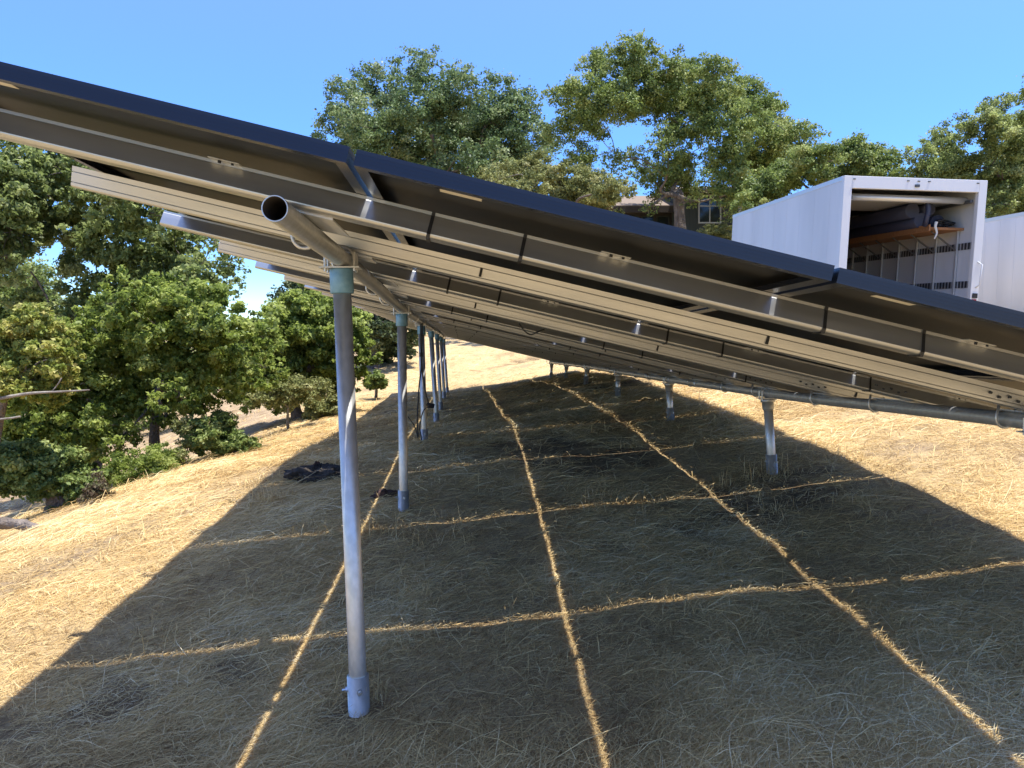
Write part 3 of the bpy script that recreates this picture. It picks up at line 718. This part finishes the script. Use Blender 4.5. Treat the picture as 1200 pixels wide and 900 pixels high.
# shrubs and small plants
sh = [('shrub', 'feathery light green shrub on the bank below the left oaks', 10, [(148,546,18),(182,552,18),(200,542,12),(166,562,14),(188,535,14),(150,562,12)], (168,575), lm_green, 15000, .032, 31),
      ('shrub', 'spreading green shrub at the foot of the bank left of the shadow', 10.8, [(240,515,16),(265,525,18),(285,520,12),(232,500,12),(262,494,12),(298,520,7)], (262,540), lm_oak, 11000, .045, 32),
      ('shrub', 'dry yellow green bush at the field edge left of the tallest post', 16, [(376,478,15),(392,468,9),(366,486,9),(402,480,7)], (378,492), lm_olive, 9000, .05, 33),
      ('shrub', 'small round grey green bush between the first two posts', 20, [(440,444,9),(434,450,6),(446,450,6)], (440,455), lm_oak, 4500, .06, 34),
      ('shrub', 'withered little sapling with brown leaves near the lower left trunks', 8.3, [(112,574,10),(125,582,8),(100,588,7),(116,560,6),(132,590,5)], (114,607), lm_brown, 1500, .035, 35),
      ('shrub', 'dull olive bush under the bright green tree, left of the tallest post', 14.5, [(320,462,16),(350,458,16),(375,455,12),(300,470,10),(338,472,10)], (338,490), lm_olive, 5000, .05, 36),
      ('shrub', 'sparse olive weeds on the bank between the shrubs', 10.4, [(215,500,10),(222,520,10),(210,535,8)], (215,545), lm_olive, 2500, .035, 37)]
for nm, lb, Y, spc, bs, lm, n, sz, sd in sh:
    tree(nm, lb, Y, spc, bs, lm, n, sz, sd, .022 * Y / 10, (bs[0], bs[1] - 14), bark=m_barkP, cat='shrub', twigs=4, depth=.8)
# pale bough lying across the near left tree
t = thing('dead_bough', 'pale bare bough reaching right from the yellowing tree at the left edge', 'branch')
Yb = 8.3
MB().tube(cable([at(-30,475,Yb), at(0,467,Yb), at(35,461,Yb), at(70,459,Yb), at(105,457,Yb)]), np.linspace(.024, .007, 40), 7).tube(cable([at(60,460,Yb), at(68,450,Yb), at(72,443,Yb)], n=8), .006, 6).tube(cable([at(-10,492,Yb), at(12,490,Yb), at(24,488,Yb)], n=8), .012, 6).build('bough', m_barkP, t, smooth=True)

# ------------------------------------------------------------------ house
HY = 41.0
ha = at(722, 243, HY); hb = at(862, 240, HY)
gz = g1((ha[0] + hb[0]) / 2, HY) - .5
t = thing('house', 'dark brown house with shingled roof half hidden behind the oak trunk', 'house', loc=(ha[0], HY, gz))
Wd = hb[0] - ha[0]; eave = ha[2] - gz
MB().box((0.3, 0, 0), (3.0, 6, eave)).build('wall', m_siding, t)
MB().box((3.0, -1.4, 0), (Wd, 6, eave + .55)).build('wall', m_sidingG, t)
rf = MB(); rf.prism([(-.9, eave - .05), (3, eave + 1.15), (6.9, eave - .05), (6.9, eave - .2), (3, eave + 1.0), (-.9, eave - .2)], -.3, 3.4); rf.build('roof', m_roof, t)
rf = MB(); rf.prism([(-2.2, eave + .5), (2.6, eave + 1.6), (6.9, eave + .5), (6.9, eave + .35), (2.6, eave + 1.45), (-2.2, eave + .35)], 2.9, Wd + .6); rf.build('roof', m_roof, t)
MB().box((-.3, -.95, eave - .42), (2.95, -.85, eave - .1)).build('eave_board', m_siding, t)
def window(x0, x1, z0, z1, y, split=1, m=m_wframe):
    f_ = MB(); d = .07
    f_.box((x0, y - .06, z0), (x1, y, z0 + d)).box((x0, y - .06, z1 - d), (x1, y, z1)).box((x0, y - .06, z0 + d), (x0 + d, y, z1 - d)).box((x1 - d, y - .06, z0 + d), (x1, y, z1 - d))
    for s_ in range(1, split): xx = x0 + (x1 - x0) * s_ / split; f_.box((xx - .03, y - .06, z0 + d), (xx + .03, y, z1 - d))
    f_.box((x0 + d, y - .055, z1 - .62), (x1 - d, y - .005, z1 - .56))
    fo = f_.build('window', m, t)
    MB().box((x0 + d, y - .03, z0 + d), (x1 - d, y - .02, z1 - d)).build('pane', m_glassd, fo)
wa = at(818, 262, HY - 1.4); wb = at(845, 228, HY - 1.4)
window(wa[0] - ha[0], wb[0] - ha[0], wa[2] - gz, wb[2] - gz, -1.4 - .002, 2)
for x0 in (.5, 1.35, 2.15): window(x0, x0 + .72, eave - 1.6, eave - .45, -.002, 1, m_sidingG)
MB().box((Wd - .35, -1.46, 0), (Wd - .1, -1.402, eave + .35)).build('corner_trim', m_wframe, t)
tree('shrub', 'flowering garden shrub under the house window beside the truck', 35.5, [(832,272,9),(848,274,10),(825,278,8),(855,282,8)], (840,300), lm_olive, 5000, .08, 41, .05, (840,285), cat='shrub')

# ------------------------------------------------------------------ box trucks
def truck(label, p, rot, Ln, Wd, Ht, open_rear):
    a_, b_, c_ = rot
    Rz = Matrix.Rotation(a_, 4, 'Z') @ Matrix.Rotation(b_, 4, 'X') @ Matrix.Rotation(c_, 4, 'Y')
    m = Matrix.Translation(Vector((p[0], p[1], p[2] + EYE))) @ Rz @ Matrix.Translation((0, 0, -Ht))
    t = thing('box_truck', label, 'truck', mtx=m)           # origin at rear left bottom of the box
    th = .04
    MB().box((0, .08, 0), (th, Ln, Ht - .06)).build('side_panel', m_white, t)
    MB().box((Wd - th, .08, 0), (Wd, Ln, Ht - .06)).build('side_panel', m_white, t)
    MB().box((th, Ln - th, 0), (Wd - th, Ln, Ht - .06)).build('front_panel', m_white, t)
    MB().box((.01, .02, Ht - .055), (Wd - .01, Ln, Ht - .02)).build('roof', m_inner, t)
    MB().box((th, 0.05, 0), (Wd - th, Ln - th, .05)).build('floor', m_ply, t)
    for k in range(int(Ln / .61)):
        y = .5 + k * .61
        MB().box((-.0025, y, .12), (.0, y + .035, Ht - .08)).build('panel_seam', m_white, t)
    e = MB(); MB().box((-.006, .08, .0), (-.0005, Ln, .11)).build('bottom_rail', m_alu, t)
    for x in (-.008, Wd - .03): e.box((x, .08, Ht - .075), (x + .038, Ln + .01, Ht + .004))
    e.box((-.008, Ln, Ht - .075), (Wd + .008, Ln + .012, Ht + .004)); e.build('roof_rail', m_alu, t, bevel=.004)
    fr = MB(); fr.box((-.01, 0, 0), (.13, .09, Ht)); fr.box((Wd - .13, 0, 0), (Wd + .01, .09, Ht)); fr.box((.131, 0, Ht - .2), (Wd - .131, .09, Ht))
    fr.build('rear_frame', m_trim, t, bevel=.006)
    for k, x in enumerate((.16, 1.08, 1.26, 1.44, Wd - .16)):
        MB().box((x - .02, -.012, Ht - .06), (x + .02, .0, Ht - .045)).build('marker_lamp', m_steelD, t)
    MB().box((1.2, -.03, Ht - .15), (1.27, .0, Ht - .11)).build('rear_camera', m_steelD, t)
    MB().box((Wd - .10, -.02, .28), (Wd - .03, -.002, .42)).build('tail_lamp', m_red, t)
    MB().box((Wd - .10, -.025, .44), (Wd - .02, -.002, .52)).build('lamp_cover', m_dark, t)
    MB().tube([(Wd - .05, -.002, .62), (Wd - .03, -.06, .66), (Wd - .01, -.06, 1.0), (Wd - .05, -.002, 1.05)], .012, 8).build('grab_bar', m_white, t, smooth=True)
    # under-body, wheels and cab
    MB().box((.6, .2, -.3), (Wd - .6, Ln + 2.0, -.01)).build('chassis', m_steelD, t)
    MB().box((.1, -.25, -.42), (Wd - .1, -.05, -.30)).build('bumper', m_steelD, t)
    for y in (1.5, Ln + 1.2):
        for x in (.18, Wd - .18):
            wh = MB().tube([(x - .14, y, -.55), (x - .11, y, -.55), (x + .11, y, -.55), (x + .14, y, -.55)], [.40, .45, .45, .40], 24).build('wheel', m_tyre, t)
            MB().tube([(x - .15, y, -.55), (x + .15, y, -.55)], .24, 16).build('rim', m_alu, wh)
    cb = MB(); cb.prism([(Ln + .15, -.35), (Ln + .15, 1.25), (Ln + 1.1, 1.25), (Ln + 1.55, .55), (Ln + 2.3, .4), (Ln + 2.35, -.35)], .2, Wd - .2); cb.build('cab', m_trim, t, bevel=.03)
    if open_rear:
        xi = Wd - th
        MB().box((th + .01, Ln - th - .03, .06), (xi - .01, Ln - th - .002, Ht - .1)).build('shade_sheet', m_steelD, t)  # added dark sheet standing in for the deep shade inside the box
        MB().box((th + .002, .5, .06), (th + .012, Ln - th - .04, Ht - .1)).build('left_lining', m_ply, t)
        for zz in (.62, 1.28): MB().box((xi - .012, .15, zz), (xi - .001, Ln - .1, zz + .115)).build('tie_track', m_slots, t)
        for k in range(7):
            y = .55 + k * .62
            if y > Ln - .3: break
            pp = MB().box((xi - .05, y, .05), (xi - .017, y + .04, 1.62)).build('shelf_upright', m_alu, t)
            MB().tube([(xi - .05, y + .02, 1.28), (xi - .52, y + .02, 1.60)], .014, 6).build('brace', m_steelD, pp)
        MB().box((xi - .62, .45, 1.62), (xi - .002, Ln - .1, 1.66)).build('shelf', m_ply, t)
        MB().box((xi - .64, .43, 1.59), (xi - .6205, Ln - .1, 1.70)).build('shelf_edge', m_ply, t)
        MB().tube([(.15, .3, Ht - .3), (Wd - .15, .3, Ht - .3)], .06, 14).build('door_roller', m_alu, t, smooth=True)
        MB().box((.2, .42, Ht - .30), (Wd - .2, 1.9, Ht - .275)).build('raised_door', m_alu, t)
        for x in (.15, Wd - .2): MB().box((x, .1, Ht - .36), (x + .05, Ln - .6, Ht - .31)).build('door_track', m_steelD, t)
        MB().box((.15, .45, 1.62), (.165, .50, 1.75)).build('sticker', m_orange, t)
    return t, m
tr, tm = truck('white box truck with its rear open, shelves inside, beyond the panels', (6.242, 12.584, 2.612), (-.003, .039, .035), 5.5, 2.44, 2.4, True)
def inside(name, label, cat, parts_):
    t = thing(name, label, cat, mtx=tm.copy())
    for nm, mb, mm in parts_: mb.build(nm, mm, t, smooth=True)
    return t
Wd = 2.44
rolls = [('roll', MB().tube([(x, .75, z), (x + .02, 3, z + .02), (x, 5.2, z)], r_, 12), m_navy) for x, z, r_ in ((1.80, 1.80, .135), (2.10, 1.79, .12), (1.62, 1.97, .13), (1.93, 2.0, .11))]
inside('wrapped_rolls', 'long dark navy wrapped rolls lying together on the truck shelf', 'roll', rolls)
mb = MB()
for k in range(7):
    an = np.linspace(0, 2 * math.pi * .97, 24); r_ = .09 + .012 * k
    mb.tube([(2.1 + r_ * math.cos(q) + .01 * k, .62 + .05 * math.sin(q * 2), 1.70 + .012 * k + .03 * math.sin(q + k)) for q in an], .014, 6)
inside('coiled_cable', 'black coiled cables heaped at the near end of the truck shelf', 'cable', [('coil', mb, m_dark)])
mb = MB(); mb.tube(cable([(1.68, .42, 2.12), (1.70, .40, 1.95), (1.69, .42, 1.78), (1.72, .5, 1.69)]), .045, 8)
inside('hanging_strap', 'dark blue strap hanging down from the truck ceiling to the shelf', 'strap', [('strap', mb, m_navy)])
mb = MB(); mb.tube(cable([(1.86, .40, 1.74), (1.84, .385, 1.66), (1.87, .38, 1.55), (1.84, .39, 1.45)]), np.linspace(.03, .012, 40), 6)
inside('paper_wad', 'crumpled pale paper hanging over the shelf edge in the truck', 'paper', [('sheet', mb, m_paper)])
tree_ = None
a2 = at(1150, 257.5, 16.2); b2 = at(1200, 248.5, 14.5)
t2, _ = truck('second white box truck parked right of the open one', (8.6, 8.0, 2.0), (-.0, 0, 0), 5.5, 2.44, 2.4, False)
d = b2 - a2; yaw = math.atan2(-(a2 - b2)[0], (a2 - b2)[1])
# its left side shows: length axis runs from b2 (nearer, right) to a2
dirv = Vector(a2 - b2).normalized(); Yv = dirv; Zv = Vector((0, 0, 1)); Xv = Yv.cross(Zv).normalized(); Zv = Xv.cross(Yv)
m = Matrix((Xv, Yv, Zv)).transposed().to_4x4(); m.translation = Vector(a2) - Yv * 5.0 
t2.matrix_world = m @ Matrix.Translation((0, 0, -2.4))

S.cycles.max_bounces = 8; S.cycles.diffuse_bounces = 4; S.cycles.transparent_max_bounces = 8
S.cycles.use_denoising = True
